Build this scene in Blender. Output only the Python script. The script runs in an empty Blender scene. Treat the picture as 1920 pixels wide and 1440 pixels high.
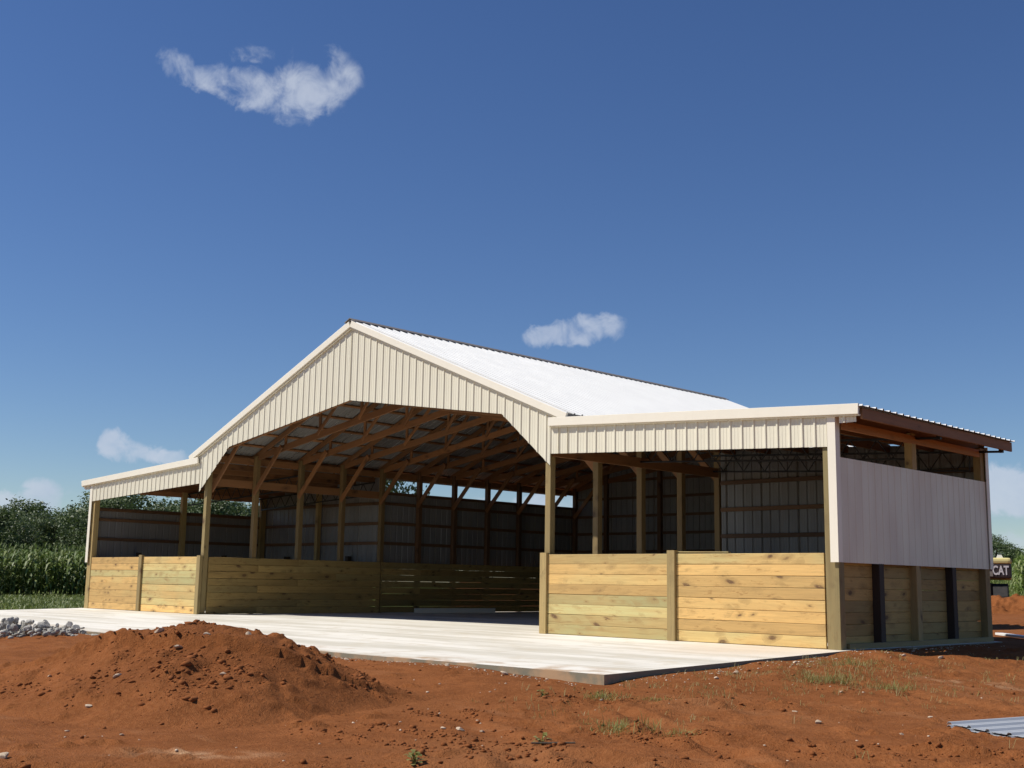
import bpy, math, random
import numpy as np
from mathutils import Vector, Matrix

random.seed(7); np.random.seed(7)
S = bpy.context.scene
COL = S.collection
R = math.radians

# ------------------------------------------------------------------ camera
CAM = Vector((21.7255, -17.0643, 0.9332))
YAW, PITCH, ROLL = 0.7722, 0.1652, 0.0165
cd = bpy.data.cameras.new('camera'); cam = bpy.data.objects.new('camera', cd); COL.objects.link(cam)
fwd = Vector((-math.sin(YAW)*math.cos(PITCH), math.cos(YAW)*math.cos(PITCH), math.sin(PITCH)))
rt = Vector((math.cos(YAW), math.sin(YAW), 0)); up = rt.cross(fwd)
r2 = math.cos(ROLL)*rt + math.sin(ROLL)*up; u2 = -math.sin(ROLL)*rt + math.cos(ROLL)*up
M = Matrix((r2, u2, -fwd)).transposed().to_4x4(); M.translation = CAM
cam.matrix_world = M
cd.sensor_width = 36; cd.lens = 36*2238.3/1920; cd.clip_start = .1; cd.clip_end = 6000
S.camera = cam

# ------------------------------------------------------------------ light, sky, exposure
SUN_DIR = Vector((-.60, -.62, 1.0)).normalized()          # towards the sun
SUN_EL = math.asin(SUN_DIR.z); SUN_AZ = math.atan2(SUN_DIR.x, SUN_DIR.y)
sd = bpy.data.lights.new('sun', 'SUN'); so = bpy.data.objects.new('sun', sd); COL.objects.link(so)
sd.energy = 4.6; sd.angle = R(.55); sd.color = (1.0, .95, .86)
so.rotation_euler = (-SUN_DIR).to_track_quat('-Z', 'Y').to_euler(); so.location = (0, -30, 40)
S.view_settings.view_transform = 'Standard'; S.view_settings.look = 'None'
S.view_settings.exposure = 0.2; S.view_settings.gamma = 1.0; S.view_settings.use_curve_mapping = False

class NT:                                                     # small node-tree builder
    def __init__(s, nt): s.nt = nt; s.n = nt.nodes; s.l = nt.links
    def add(s, t, **k):
        n = s.n.new(t)
        for a, b in k.items(): setattr(n, a, b)
        return n
    def put(s, sock, v):
        if v is None: return
        if isinstance(v, bpy.types.NodeSocket): s.l.new(v, sock)
        else:
            if isinstance(v, (tuple, list)) and len(v) == 3 and sock.type == 'RGBA': v = (*v, 1)
            sock.default_value = v
    def math(s, op, a, b=None, c=None, clamp=False):
        n = s.add('ShaderNodeMath', operation=op, use_clamp=clamp)
        for i, v in enumerate((a, b, c)): s.put(n.inputs[i], v)
        return n.outputs[0]
    def vm(s, op, a, b=None, scale=None):
        n = s.add('ShaderNodeVectorMath', operation=op)
        s.put(n.inputs[0], a)
        if b is not None: s.put(n.inputs[1], b)
        if scale is not None: s.put(n.inputs['Scale'], scale)
        return n.outputs['Value'] if op in ('DOT_PRODUCT', 'LENGTH') else n.outputs[0]
    def mix(s, f, a, b, mode='MIX'):
        n = s.add('ShaderNodeMix', data_type='RGBA', blend_type=mode)
        s.put(n.inputs['Factor'], f); s.put(n.inputs['A'], a) if False else None
        s.put(n.inputs[6], a); s.put(n.inputs[7], b)
        return n.outputs[2]
    def noise(s, vec, scale, detail=4, rough=.55, dist=0):
        n = s.add('ShaderNodeTexNoise'); s.put(n.inputs['Vector'], vec)
        n.inputs['Scale'].default_value = scale; n.inputs['Detail'].default_value = detail
        n.inputs['Roughness'].default_value = rough; n.inputs['Distortion'].default_value = dist
        return n.outputs['Fac']
    def ramp(s, f, a, b, lo=0., hi=1.):
        n = s.add('ShaderNodeMapRange', interpolation_type='SMOOTHSTEP')
        s.put(n.inputs[0], f)
        for i, v in enumerate((a, b, lo, hi)): n.inputs[i+1].default_value = v
        return n.outputs[0]
    def scale(s, vec, sc): return s.vm('MULTIPLY', vec, sc)

W = bpy.data.worlds.new('World'); S.world = W; W.use_nodes = True
w = NT(W.node_tree); w.n.clear()
sky = w.add('ShaderNodeTexSky', sky_type='NISHITA', sun_disc=False)
sky.sun_elevation = SUN_EL; sky.sun_rotation = SUN_AZ
sky.altitude = 200; sky.air_density = 1.0; sky.dust_density = .05; sky.ozone_density = 5.0
hsv = w.add('ShaderNodeHueSaturation'); hsv.inputs['Saturation'].default_value = 1.13; hsv.inputs['Hue'].default_value = .510; w.l.new(sky.outputs[0], hsv.inputs['Color'])
bg = w.add('ShaderNodeBackground'); bg.inputs['Strength'].default_value = .077
tc = w.add('ShaderNodeTexCoord'); dirv = w.vm('NORMALIZE', tc.outputs['Generated'])
# cumulus clouds: azimuth (clockwise from +Y), elevation, half width, half height (degrees), amount
CL = [(-61.2, 23.4, .9, .8, .62), (-60.3, 22.9, 1.1, .6, .6), (-59.2, 22.9, 1.5, .7, .66), (-57.2, 22.5, 2.0, 1.0, .75), (-54.7, 22.8, 2.2, 1.3, .95),
      (-53.3, 23.4, 1.2, 1.4, .8), (-55.4, 21.7, 1.4, .6, .5), (-57.0, 24.2, 2.0, .5, .35),
      (-42.3, 11.75, 1.5, .6, .8), (-40.9, 12.1, 1.4, .7, .8), (-39.5, 12.3, .8, .75, .75),
      (-62.7, 6.0, .8, .6, .9), (-62.0, 5.9, .8, .55, .75), (-61.6, 5.6, 1.3, .5, .75), (-60.6, 5.45, 1.3, .42, .85),
      (-67.2, 3.0, 2.2, .7, 1.), (-65.6, 3.3, 1.0, .9, 1.), (-69.5, 3.2, 2.5, 1.1, 1.),
      (-21.4, 4.4, 1.5, 1.2, 1.5), (-20.2, 4.2, 1.6, 1.0, 1.4), (-21.5, 2.2, 1.0, .5, .7), (-18.5, 2.6, 2.5, .8, .8),
      (-42.6, 3.7, 1.6, .8, 1.), (-40.5, 3.4, 2.0, .7, 1.), (-45.5, 3.6, 1.3, .5, .6), (-63.5, 3.5, 1.5, .5, .5)]
nz = w.add('ShaderNodeTexNoise'); w.put(nz.inputs['Vector'], dirv)
nz.inputs['Scale'].default_value = 46; nz.inputs['Detail'].default_value = 8; nz.inputs['Roughness'].default_value = .58; nz.inputs['Distortion'].default_value = .4
nz2 = w.noise(dirv, 14, 5, .6)
warp = w.vm('ADD', dirv, w.vm('SCALE', w.vm('SUBTRACT', nz.outputs['Color'], (.5, .5, .5)), scale=.026))
tot = None
for az, el, sx, sy, am in CL:
    a, e = R(az), R(el)
    c = Vector((math.sin(a)*math.cos(e), math.cos(a)*math.cos(e), math.sin(e)))
    rr = Vector((math.cos(a), -math.sin(a), 0)); uu = rr.cross(c)
    x = w.vm('DOT_PRODUCT', warp, tuple(rr / math.radians(sx))); y = w.vm('DOT_PRODUCT', warp, tuple(uu / math.radians(sy)))
    q = w.math('ADD', w.math('MULTIPLY', x, x), w.math('MULTIPLY', y, y))
    fr = w.math('GREATER_THAN', w.vm('DOT_PRODUCT', dirv, tuple(c)), .5)
    m_ = w.math('MULTIPLY', w.math('MULTIPLY', w.ramp(q, 1.7, .0), am), fr)
    tot = m_ if tot is None else w.math('MAXIMUM', tot, m_)
# scattered fair-weather cloud elsewhere low in the sky, all the way round
sep = w.add('ShaderNodeSeparateXYZ'); w.put(sep.inputs[0], dirv)
band = w.math('MULTIPLY', w.ramp(sep.outputs[2], .01, .04), w.ramp(sep.outputs[2], .10, .05))
low = w.math('MULTIPLY', band, w.ramp(w.noise(w.scale(dirv, (7, 7, 16)), 1.0, 6, .6), .60, .70))
tot = w.math('MAXIMUM', tot, w.math('MULTIPLY', low, .5))
den = w.ramp(w.math('MULTIPLY_ADD', w.math('SUBTRACT', nz.outputs['Fac'], .5), 1.9, tot), .22, 1.15)
den = w.math('MULTIPLY', den, w.ramp(tot, .02, .25))
ccol = w.mix(w.ramp(nz2, .3, .7), (5.4, 6.2, 7.8), (6.9, 7.5, 8.6))
w.put(bg.inputs['Color'], w.mix(w.math('MULTIPLY', den, .72), hsv.outputs[0], ccol))
wo = w.add('ShaderNodeOutputWorld'); w.l.new(bg.outputs[0], wo.inputs[0])

# ------------------------------------------------------------------ helpers
def tag(o, label=None, cat=None, group=None, kind=None):
    if label: o['label'] = label
    if cat: o['category'] = cat
    if group: o['group'] = group
    if kind: o['kind'] = kind
    return o

def empty(name, loc=(0, 0, 0), rz=0):
    o = bpy.data.objects.new(name, None); COL.objects.link(o); o.location = loc; o.rotation_euler = (0, 0, rz)
    o.empty_display_size = .2
    return o

def link(name, me, mat, parent=None):
    o = bpy.data.objects.new(name, me); COL.objects.link(o)
    if mat and not me.materials: me.materials.append(mat)
    if parent:
        o.parent = parent
        if parent.parent: o.matrix_parent_inverse = parent.matrix_basis.inverted()
    return o

class MB:
    def __init__(s): s.v = []; s.f = []
    def add(s, vs, fs):
        k = len(s.v); s.v += [tuple(p) for p in vs]; s.f += [tuple(i+k for i in f) for f in fs]; return s
    def box(s, lo, hi):
        x0, y0, z0 = lo; x1, y1, z1 = hi
        return s.add([(x0,y0,z0),(x1,y0,z0),(x1,y1,z0),(x0,y1,z0),(x0,y0,z1),(x1,y0,z1),(x1,y1,z1),(x0,y1,z1)],
                     [(3,2,1,0),(4,5,6,7),(0,1,5,4),(1,2,6,5),(2,3,7,6),(3,0,4,7)])
    def prism(s, pts, axis, a, b):
        """polygon pts in the two other axes, extruded along axis from a to b"""
        def P(p, t): q = list(p); q.insert(axis, t); return tuple(q)
        n = len(pts)
        vs = [P(p, a) for p in pts] + [P(p, b) for p in pts]
        fs = [tuple(range(n))[::-1], tuple(range(n, 2*n))] + [(i, (i+1) % n, n+(i+1) % n, n+i) for i in range(n)]
        return s.add(vs, fs)
    def tube(s, p0, p1, r0, r1=None, n=6):
        r1 = r0 if r1 is None else r1
        p0, p1 = Vector(p0), Vector(p1); d = (p1-p0).normalized()
        a = d.orthogonal().normalized(); b = d.cross(a); vs = []
        for p, r in ((p0, r0), (p1, r1)):
            for i in range(n):
                t = 2*math.pi*i/n; vs.append(p + a*math.cos(t)*r + b*math.sin(t)*r)
        return s.add(vs, [(i, (i+1) % n, n+(i+1) % n, n+i) for i in range(n)] + [tuple(range(n))[::-1], tuple(range(n, 2*n))])
    def mesh(s, name, smooth=False):
        me = bpy.data.meshes.new(name); me.from_pydata(s.v, [], s.f); me.validate(); me.update()
        import bmesh
        bm = bmesh.new(); bm.from_mesh(me); bmesh.ops.recalc_face_normals(bm, faces=bm.faces); bm.to_mesh(me); bm.free()
        if smooth:
            for p in me.polygons: p.use_smooth = True
        return me
    def build(s, name, mat, parent=None, smooth=False): return link(name, s.mesh(name, smooth), mat, parent)

def np_mesh(name, v, f, smooth=False):
    """v (n,3), f (m,k) arrays"""
    v = np.asarray(v, np.float32); f = np.asarray(f, np.int32); k = f.shape[1]
    me = bpy.data.meshes.new(name)
    me.vertices.add(len(v)); me.vertices.foreach_set('co', v.ravel())
    me.loops.add(f.size); me.loops.foreach_set('vertex_index', f.ravel())
    me.polygons.add(len(f)); me.polygons.foreach_set('loop_start', np.arange(0, f.size, k, dtype=np.int32))
    try: me.polygons.foreach_set('loop_total', np.full(len(f), k, np.int32))
    except Exception: pass
    if smooth: me.polygons.foreach_set('use_smooth', np.ones(len(f), bool))
    me.update(calc_edges=True); me.validate()
    return me

def board(name, p0, p1, t, h, mat, parent, upv=(0, 0, 1), bev=.006):
    """sawn board from p0 to p1: t thick (sideways), h high (along upv); local X runs along it"""
    p0, p1 = Vector(p0), Vector(p1); L = (p1-p0).length; X = (p1-p0)/L
    U = Vector(upv); U = (U - X*U.dot(X)).normalized(); Y = U.cross(X)
    a, b = t/2, h/2; c = min(bev, t*.2)
    prof = [(-a+c,-b),(a-c,-b),(a,-b+c),(a,b-c),(a-c,b),(-a+c,b),(-a,b-c),(-a,-b+c)]
    mb = MB(); mb.prism(prof, 0, -L/2, L/2)
    o = mb.build(name, mat, None)
    m = Matrix((X, Y, U)).transposed().to_4x4(); m.translation = (p0+p1)/2
    o.matrix_basis = m
    if parent:
        o.parent = parent
        if parent.parent: o.matrix_parent_inverse = parent.matrix_basis.inverted()
    return o

RIB = .2286
def panel(name, O, A, Uv, N, a0, a1, zb, zt, mat, parent, off=0., kinks=(), rib=.02, th=.0025):
    """ribbed metal sheet: runs along A from a0 to a1, along Uv from zb(a) to zt(a); ribs stand out along N"""
    O, A, Uv, N = map(Vector, (O, A, Uv, N))
    cols = [(a0, 0.), (a1, 0.)] + [(k, 0.) for k in kinks if a0 < k < a1]
    k0 = math.floor((a0-off)/RIB)-1
    for k in range(k0, k0+int((a1-a0)/RIB)+4):
        c = off+k*RIB
        for da, n in ((-.03, 0.), (-.013, rib), (.013, rib), (.03, 0.), (RIB*.36-.008, 0), (RIB*.36, rib*.22), (RIB*.36+.008, 0),
                      (RIB*.64-.008, 0), (RIB*.64, rib*.22), (RIB*.64+.008, 0)):
            if a0 < c+da < a1: cols.append((c+da, n))
    cols.sort()
    out = []
    for c in cols:
        if not out or c[0]-out[-1][0] > 1e-5: out.append(c)
    vs = []; fs = []
    for a, n in out:
        for s_, z in ((0, zb(a)), (0, zt(a)), (1, zb(a)), (1, zt(a))):
            vs.append(O + A*a + Uv*z + N*(n - th*s_))
    for i in range(len(out)-1):
        p, q = 4*i, 4*i+4
        fs += [(p, q, q+1, p+1), (p+2, p+3, q+3, q+2), (p, p+2, q+2, q), (p+1, q+1, q+3, p+3)]
    e = 4*(len(out)-1)
    fs += [(0, 1, 3, 2), (e, e+2, e+3, e+1)]
    o = MB().add(vs, fs).build(name, mat, parent)
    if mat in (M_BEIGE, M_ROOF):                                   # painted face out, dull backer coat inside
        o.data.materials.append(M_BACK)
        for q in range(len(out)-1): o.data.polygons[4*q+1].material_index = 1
    return o

def panels(name, O, A, Uv, N, a0, a1, zb, zt, mat, parent, off=0., kinks=(), rib=.02):
    """a run of 36-inch sheets, each an object, lapped on a rib"""
    c = a0; k = 0
    nxt = off + math.ceil((a0-off)/(4*RIB)+1e-6)*4*RIB
    while c < a1-1e-4:
        e = min(nxt, a1)
        if a1-e < .12: e = a1
        panel(name, Vector(O)+Vector(N)*(.0015*(k % 2)), A, Uv, N, c, e+(.02 if e < a1 else 0), zb, zt, mat, parent, off, kinks, rib)
        c = e; nxt = e+4*RIB; k += 1

# ------------------------------------------------------------------ numpy noise for terrain
def _hash(i, j, seed):
    h = (i*374761393 + j*668265263 + seed*974711) & 0xffffffff
    h = ((h ^ (h >> 13))*1274126177) & 0xffffffff
    return ((h ^ (h >> 16)) & 0xffff)/65535.
def vnoise(x, y, seed=0):
    x = np.asarray(x, float); y = np.asarray(y, float)
    i = np.floor(x).astype(np.int64); j = np.floor(y).astype(np.int64); u = x-i; v = y-j
    u = u*u*u*(u*(u*6-15)+10); v = v*v*v*(v*(v*6-15)+10)
    a = _hash(i, j, seed); b = _hash(i+1, j, seed); c = _hash(i, j+1, seed); d = _hash(i+1, j+1, seed)
    return (a*(1-u)+b*u)*(1-v)+(c*(1-u)+d*u)*v
def fbm(x, y, sc, oct=4, seed=0, gain=.5):
    t = 0; a = 1; n = 0
    ca, sa = math.cos(.6), math.sin(.6)
    for o in range(oct):
        t = t+a*(vnoise(x*sc, y*sc, seed+o*17)-.5); n += a; a *= gain; sc *= 2.03
        x, y = x*ca-y*sa+13.7, x*sa+y*ca-5.1
    return t/n
def ss(x, a, b):
    t = np.clip((x-a)/(b-a), 0, 1); return t*t*(3-2*t)

XO, YF = 12.45, -5.9                                              # slab half width, apron front
RUTS = [((13.2, -9.2), (15.8, -9.6), (19.5, -7.2), .5), ((13.6, -10.7), (16.4, -10.9), (20.4, -8.6), .5),
        ((13.0, -7.9), (15.2, -6.6), (19.0, -2.0), .35), ((13.8, -14.4), (14.6, -12.6), (17.2, -10.2), .4),
        ((12.7, -7.0), (15.3, -8.2), (18.6, -11.0), .42), ((13.0, -9.0), (15.0, -10.0), (17.6, -12.4), .42), ((15.2, -3.6), (17.0, -4.6), (20.0, -7.2), .4)]
RPT = []
for A_, B_, C_, wd in RUTS:
    A_, B_, C_ = map(np.array, (A_, B_, C_)); t = np.linspace(0, 1, 60)[:, None]
    RPT.append(((1-t)**2*A_+2*t*(1-t)*B_+t*t*C_, wd))
def height(x, y, fine=True):
    x = np.asarray(x, float); y = np.asarray(y, float)
    dx = np.maximum(np.abs(x)-XO, 0); dyf = np.maximum(YF-y, 0); dyb = np.maximum(y-15., 0)
    d = np.sqrt(dx*dx+dyf*dyf+dyb*dyb)
    edge = .02*np.clip(y, YF, 0)-.030-.02*ss(-y, -1, 3)+.10*fbm(x, y, .8, 4, 201)-.050*np.exp(-((x-12.0)**2/1.2+(y+5.9)**2/.5))
    base = -.29+.27*ss(y, -3, 25)+.10*ss(x, 14, 22)*ss(-y, -4, 6)*0
    ex, ey = -.37, .93
    t = (x-CAM.x)*ex+(y-CAM.y)*ey; l = np.abs((x-CAM.x)*ey-(y-CAM.y)*ex)
    base = base+2.4*ss(t, 62, 135)*(1-ss(l, 30, 75))+.2*ss(t, 38, 60)*(1-ss(l, 20, 45))
    h = edge+(base-edge)*ss(d, .0, 3.2)
    near = 1-ss(np.hypot(x-14, y+8), 25, 60)
    rough = ss(d, .02, .7)
    h = h+fbm(x, y, .35, 3, 1)*.10*rough
    # a low sunlit swell of graded dirt beside the right-hand wall
    h = h+.16*np.exp(-(((x-14.3)/.55)**2+((y-3.4)/1.6)**2))
    if fine:
        rg = .35+.65*ss(fbm(x, y, .28, 3, 91), -.05, .14)
        h = h+near*rough*rg*(fbm(x, y, 1.6, 4, 5)*.085+fbm(x, y, 4.2, 3, 15)*.030+fbm(x, y, 9.5, 2, 9, .7)*.034)
        cl = vnoise(x*9+3, y*9, 31)*vnoise(x*2.3, y*2.3+5, 33)
        h = h+near*rough*ss(cl, .46, .74)*.036
    m = (np.abs(x-15) < 14) & (y < 2) & (y > -18)
    if fine and m.any():
        xs, ys = x[m], y[m]; hh = np.zeros_like(xs)
        for P, wd in RPT:
            best = np.full(xs.shape, 1e9); bs = np.zeros_like(xs)
            for k in range(len(P)):
                dd = (xs-P[k, 0])**2+(ys-P[k, 1])**2
                b = dd < best; best[b] = dd[b]; bs[b] = k
            r = np.sqrt(best)+fbm(xs, ys, 1.5, 3, 60)*.28
            amp = .55+.9*fbm(xs, ys, .6, 2, 71)
            hh += amp*(-.042*np.exp(-(r/(wd*.42))**4)+.034*np.exp(-((r-wd*.62)/.085)**2)*(.35+1.3*vnoise(xs*5, ys*5, 44)))
            zone = np.exp(-(r/(wd*1.0))**2)
        hh += zone*(fbm(xs, ys, 13, 2, 88, .7)*.045+ss(vnoise(xs*16, ys*16, 90)*vnoise(xs*5, ys*5, 92), .42, .7)*.025)
        hh += amp*.022*np.exp(-(r/(wd*.45))**4)*np.sin(bs*2.1+xs*3)*(.4+1.2*vnoise(xs*3, ys*3, 47))
        h[m] += hh*rough[m]*ss(xs, 12.6, 14.0)
    lean_r = (np.abs(x) < XO-.04) & (y > YF+.04) & (y < 5.6)
    main_r = (np.abs(x) < 6.25) & (y > 0) & (y < 14.9)
    return np.where(lean_r | main_r, -.42, h)
def hz(x, y, fine=True): return float(height(np.array([x]), np.array([y]), fine)[0])

# ------------------------------------------------------------------ materials
def mat(name):
    m = bpy.data.materials.new(name); m.use_nodes = True; t = NT(m.node_tree); t.n.clear()
    b = t.add('ShaderNodeBsdfPrincipled'); o = t.add('ShaderNodeOutputMaterial'); t.l.new(b.outputs[0], o.inputs[0])
    b.inputs['Roughness'].default_value = .6
    return m, t, b
def bump(t, b, h, strength=.3, dist=.01):
    n = t.add('ShaderNodeBump'); n.inputs['Strength'].default_value = strength; n.inputs['Distance'].default_value = dist
    t.put(n.inputs['Height'], h); t.l.new(n.outputs[0], b.inputs['Normal'])

def wood(name, ca, cb, dark, knot_amt=1., stain=None, tint=.5, rough=.72):
    m, t, b = mat(name)
    oi = t.add('ShaderNodeObjectInfo').outputs['Random']; co = t.add('ShaderNodeTexCoord').outputs['Object']
    offs = t.add('ShaderNodeCombineXYZ'); t.put(offs.inputs[0], t.math('MULTIPLY', oi, 37.)); t.put(offs.inputs[1], t.math('MULTIPLY', oi, 91.)); t.put(offs.inputs[2], t.math('MULTIPLY', oi, 53.))
    p = t.vm('ADD', co, offs.outputs[0])
    w1 = t.add('ShaderNodeTexNoise'); t.put(w1.inputs['Vector'], t.scale(p, (1.2, 4, 4))); w1.inputs['Scale'].default_value = 1.5; w1.inputs['Detail'].default_value = 3
    pw = t.vm('ADD', p, t.vm('SCALE', t.vm('SUBTRACT', w1.outputs['Color'], (.5,)*3), scale=.06))
    shr = t.add('ShaderNodeSeparateXYZ'); t.put(shr.inputs[0], pw)
    shk = t.math('MULTIPLY_ADD', t.math('FRACT', t.math('MULTIPLY', oi, 13.7)), 2.2, -1.1)
    cmb = t.add('ShaderNodeCombineXYZ'); t.put(cmb.inputs[0], t.math('MULTIPLY_ADD', shr.outputs[2], shk, shr.outputs[0])); t.put(cmb.inputs[1], shr.outputs[1]); t.put(cmb.inputs[2], shr.outputs[2])
    # knots: few, irregular, each with a pale-to-dark halo that the grain bends round
    vo = t.add('ShaderNodeTexVoronoi', feature='F1'); t.put(vo.inputs['Vector'], t.scale(cmb.outputs[0], (3.2, 3.2, 6.0))); vo.inputs['Scale'].default_value = 1.
    cr = t.add('ShaderNodeSeparateColor'); t.put(cr.inputs[0], vo.outputs['Color'])
    on = t.math('GREATER_THAN', cr.outputs[0], 1-.72*knot_amt)
    rad = t.math('MULTIPLY_ADD', t.math('POWER', cr.outputs[1], 1.5), .26, .085)
    kd = t.math('DIVIDE', vo.outputs['Distance'], rad)
    kn = t.noise(t.scale(p, (22, 22, 40)), 1., 3, .7)
    kd = t.math('MULTIPLY', kd, t.math('MULTIPLY_ADD', kn, 1.5, .25))
    core = t.math('MULTIPLY', t.math('MULTIPLY', t.ramp(kd, 1.0, .45), t.ramp(kn, .30, .55, .45, 1.)), on); halo = t.math('MULTIPLY', t.ramp(kd, 2.6, .8), on)
    gr = t.add('ShaderNodeTexNoise'); gx = t.scale(pw, (.55, 11, 11)); t.put(gr.inputs['Vector'], t.vm('ADD', gx, t.vm('SCALE', vo.outputs['Position'], scale=.0)))
    gr.inputs['Scale'].default_value = 1.6; gr.inputs['Detail'].default_value = 6; gr.inputs['Roughness'].default_value = .6
    t.put(gr.inputs['Distortion'], .35)
    fine = t.noise(t.scale(p, (3, 90, 90)), 1, 3)
    blot = t.noise(t.scale(p, (.5, 1.5, 1.5)), 1.2, 3)
    streak = t.noise(t.scale(pw, (.9, 16, 16)), 1.3, 4, .6)
    tv = t.math('ADD', t.math('MULTIPLY', oi, tint*1.6), t.math('MULTIPLY_ADD', blot, 1.2, -.85+.25*(1-tint)))
    col = t.mix(t.ramp(tv, .0, .9), ca, cb)
    col = t.mix(t.ramp(gr.outputs['Fac'], .35, .75, 0, .55), col, tuple(c*.62 for c in ca))
    col = t.mix(t.ramp(fine, .35, .8, 0, .3), col, tuple(c*.55 for c in ca))
    col = t.mix(t.math('MULTIPLY', t.ramp(streak, .60, .72), .45*knot_amt), col, tuple(c*.42 for c in ca))
    sme = t.math('MULTIPLY', t.ramp(t.noise(t.scale(pw, (3.2, 7, 13)), 1.6, 5, .65), .54, .66), t.ramp(t.noise(t.scale(p, (.9, 1, 1)), 1.3, 2), .45, .62))
    col = t.mix(t.math('MULTIPLY', sme, .65*knot_amt), col, tuple(c*m_ for c, m_ in zip(ca, (.50, .40, .30))))
    bri = t.math('MULTIPLY_ADD', t.math('FRACT', t.math('MULTIPLY', oi, 7.77)), .52, .76)
    bc = t.add('ShaderNodeCombineColor')
    for i in range(3): t.put(bc.inputs[i], bri)
    col = t.mix(1., col, bc.outputs[0], 'MULTIPLY')
    col = t.mix(t.math('MULTIPLY', halo, .55), col, tuple(c*.5 for c in ca)); col = t.mix(t.math('MULTIPLY', core, .9), col, dark)
    if stain:
        col = t.mix(t.ramp(blot, .56, .75, 0, .6), col, stain)
    t.put(b.inputs['Base Color'], col); t.put(b.inputs['Roughness'], rough)
    bump(t, b, t.math('ADD', gr.outputs['Fac'], fine), .25, .004)
    return m

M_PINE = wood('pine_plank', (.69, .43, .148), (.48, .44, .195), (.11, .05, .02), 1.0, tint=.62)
M_TREAT = wood('treated_post', (.36, .255, .10), (.28, .235, .10), (.10, .05, .02), .5)
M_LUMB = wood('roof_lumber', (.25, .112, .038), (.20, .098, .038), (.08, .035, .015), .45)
M_PINE_SHADE = wood('pine_plank_shade', (.43, .28, .085), (.33, .26, .095), (.08, .035, .012), 1.0, tint=.5)  # same pine, darkened: shade of inner and side walls put into the colour
M_POST_SHADE = wood('treated_post_shade', (.21, .135, .05), (.17, .125, .05), (.06, .03, .012), .5)  # post wood darkened to paint in the shade on interior posts
M_GIRT_POSTSHADE = wood('brown_girt_and_post_shade', (.15, .075, .032), (.11, .06, .03), (.04, .02, .01), .4)  # brown of the girts; on rear posts it stands in for deep shade
M_FASC = wood('fascia_lumber', (.36, .175, .075), (.28, .14, .06), (.08, .035, .015), .5)
M_DARKW = wood('dark_post_timber', (.042, .026, .015), (.032, .021, .013), (.01, .008, .006), .3)

def metal(name, col, rough=.38, dirt=.06, metallic=0.):
    m, t, b = mat(name); co = t.add('ShaderNodeTexCoord').outputs['Object']
    oi = t.add('ShaderNodeObjectInfo').outputs['Random']
    n = t.noise(t.scale(co, (1.5, 1.5, .5)), 1.3, 4); st = t.noise(t.scale(co, (9, 9, .5)), 1.2, 4)
    c2 = tuple(c*(1-dirt) for c in col)
    c = t.mix(t.ramp(n, .35, .7), col, c2); c = t.mix(t.ramp(st, .5, .8, 0, .12), c, tuple(x*.8 for x in c2))
    c = t.mix(t.math('MULTIPLY', oi, .10), c, tuple(x*.85 for x in col))
    t.put(b.inputs['Base Color'], c); b.inputs['Metallic'].default_value = metallic
    t.put(b.inputs['Roughness'], t.ramp(n, .3, .7, rough-.05, rough+.1))
    bump(t, b, t.noise(t.scale(co, (2.2, 2.2, .7)), 1.0, 2), .12, .02)
    return m
M_BEIGE = metal('beige_steel_siding', (.765, .718, .57))
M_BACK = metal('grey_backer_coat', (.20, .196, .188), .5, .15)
M_TRIM = metal('pale_steel_trim', (.84, .78, .65), .35, .04)
M_ROOF = metal('white_steel_roofing', (.66, .66, .65), .6, .015)
M_ROOF.node_tree.nodes['Principled BSDF'].inputs['Specular IOR Level'].default_value = .2
M_CAP = metal('taupe_ridge_metal', (.22, .19, .16), .5, .2)
M_GALV = metal('galvanised_sheet', (.52, .54, .56), .5, .12, .3)
M_BLACK = metal('black_joist_steel', (.012, .012, .014), .5, .1)

m, t, b = mat('concrete'); M_CONC = m
co = t.add('ShaderNodeTexCoord').outputs['Object']
n1 = t.noise(t.scale(co, (.13, .95, 1)), 1.5, 5, .6, .6); n2 = t.noise(co, 2.2, 5, .6); n3 = t.noise(co, 60, 3)
c = t.mix(t.ramp(n1, .36, .60), (.57, .53, .44), (.765, .73, .65))
c = t.mix(t.ramp(n2, .52, .70, 0, .55), c, (.56, .49, .37))
sp = t.add('ShaderNodeVectorMath', operation='DISTANCE'); t.put(sp.inputs[0], co); sp.inputs[1].default_value = (11.4, -1.0, 0)
sn = t.math('ADD', sp.outputs['Value'], t.math('MULTIPLY', n2, 2.4))
c = t.mix(t.ramp(sn, 3.6, 1.3, 0, .45), c, (.58, .41, .23))
sx = t.add('ShaderNodeSeparateXYZ'); t.put(sx.inputs[0], co)
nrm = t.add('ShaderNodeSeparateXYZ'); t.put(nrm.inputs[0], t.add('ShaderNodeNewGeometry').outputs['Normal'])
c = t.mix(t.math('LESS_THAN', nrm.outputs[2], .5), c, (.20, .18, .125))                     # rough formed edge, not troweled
c = t.mix(t.math('MULTIPLY', t.ramp(sx.outputs[1], -4.9, -5.95), t.ramp(n2, .42, .66)), c, (.42, .27, .15))
vd = t.add('ShaderNodeTexVoronoi'); t.put(vd.inputs['Vector'], co); vd.inputs['Scale'].default_value = 1.1
c = t.mix(t.ramp(vd.outputs['Distance'], .035, .02), c, (.25, .14, .07))
t.put(b.inputs['Base Color'], c); t.put(b.inputs['Roughness'], .75); bump(t, b, t.math('ADD', n3, t.math('MULTIPLY', n1, 3.)), .25, .004)

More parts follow.
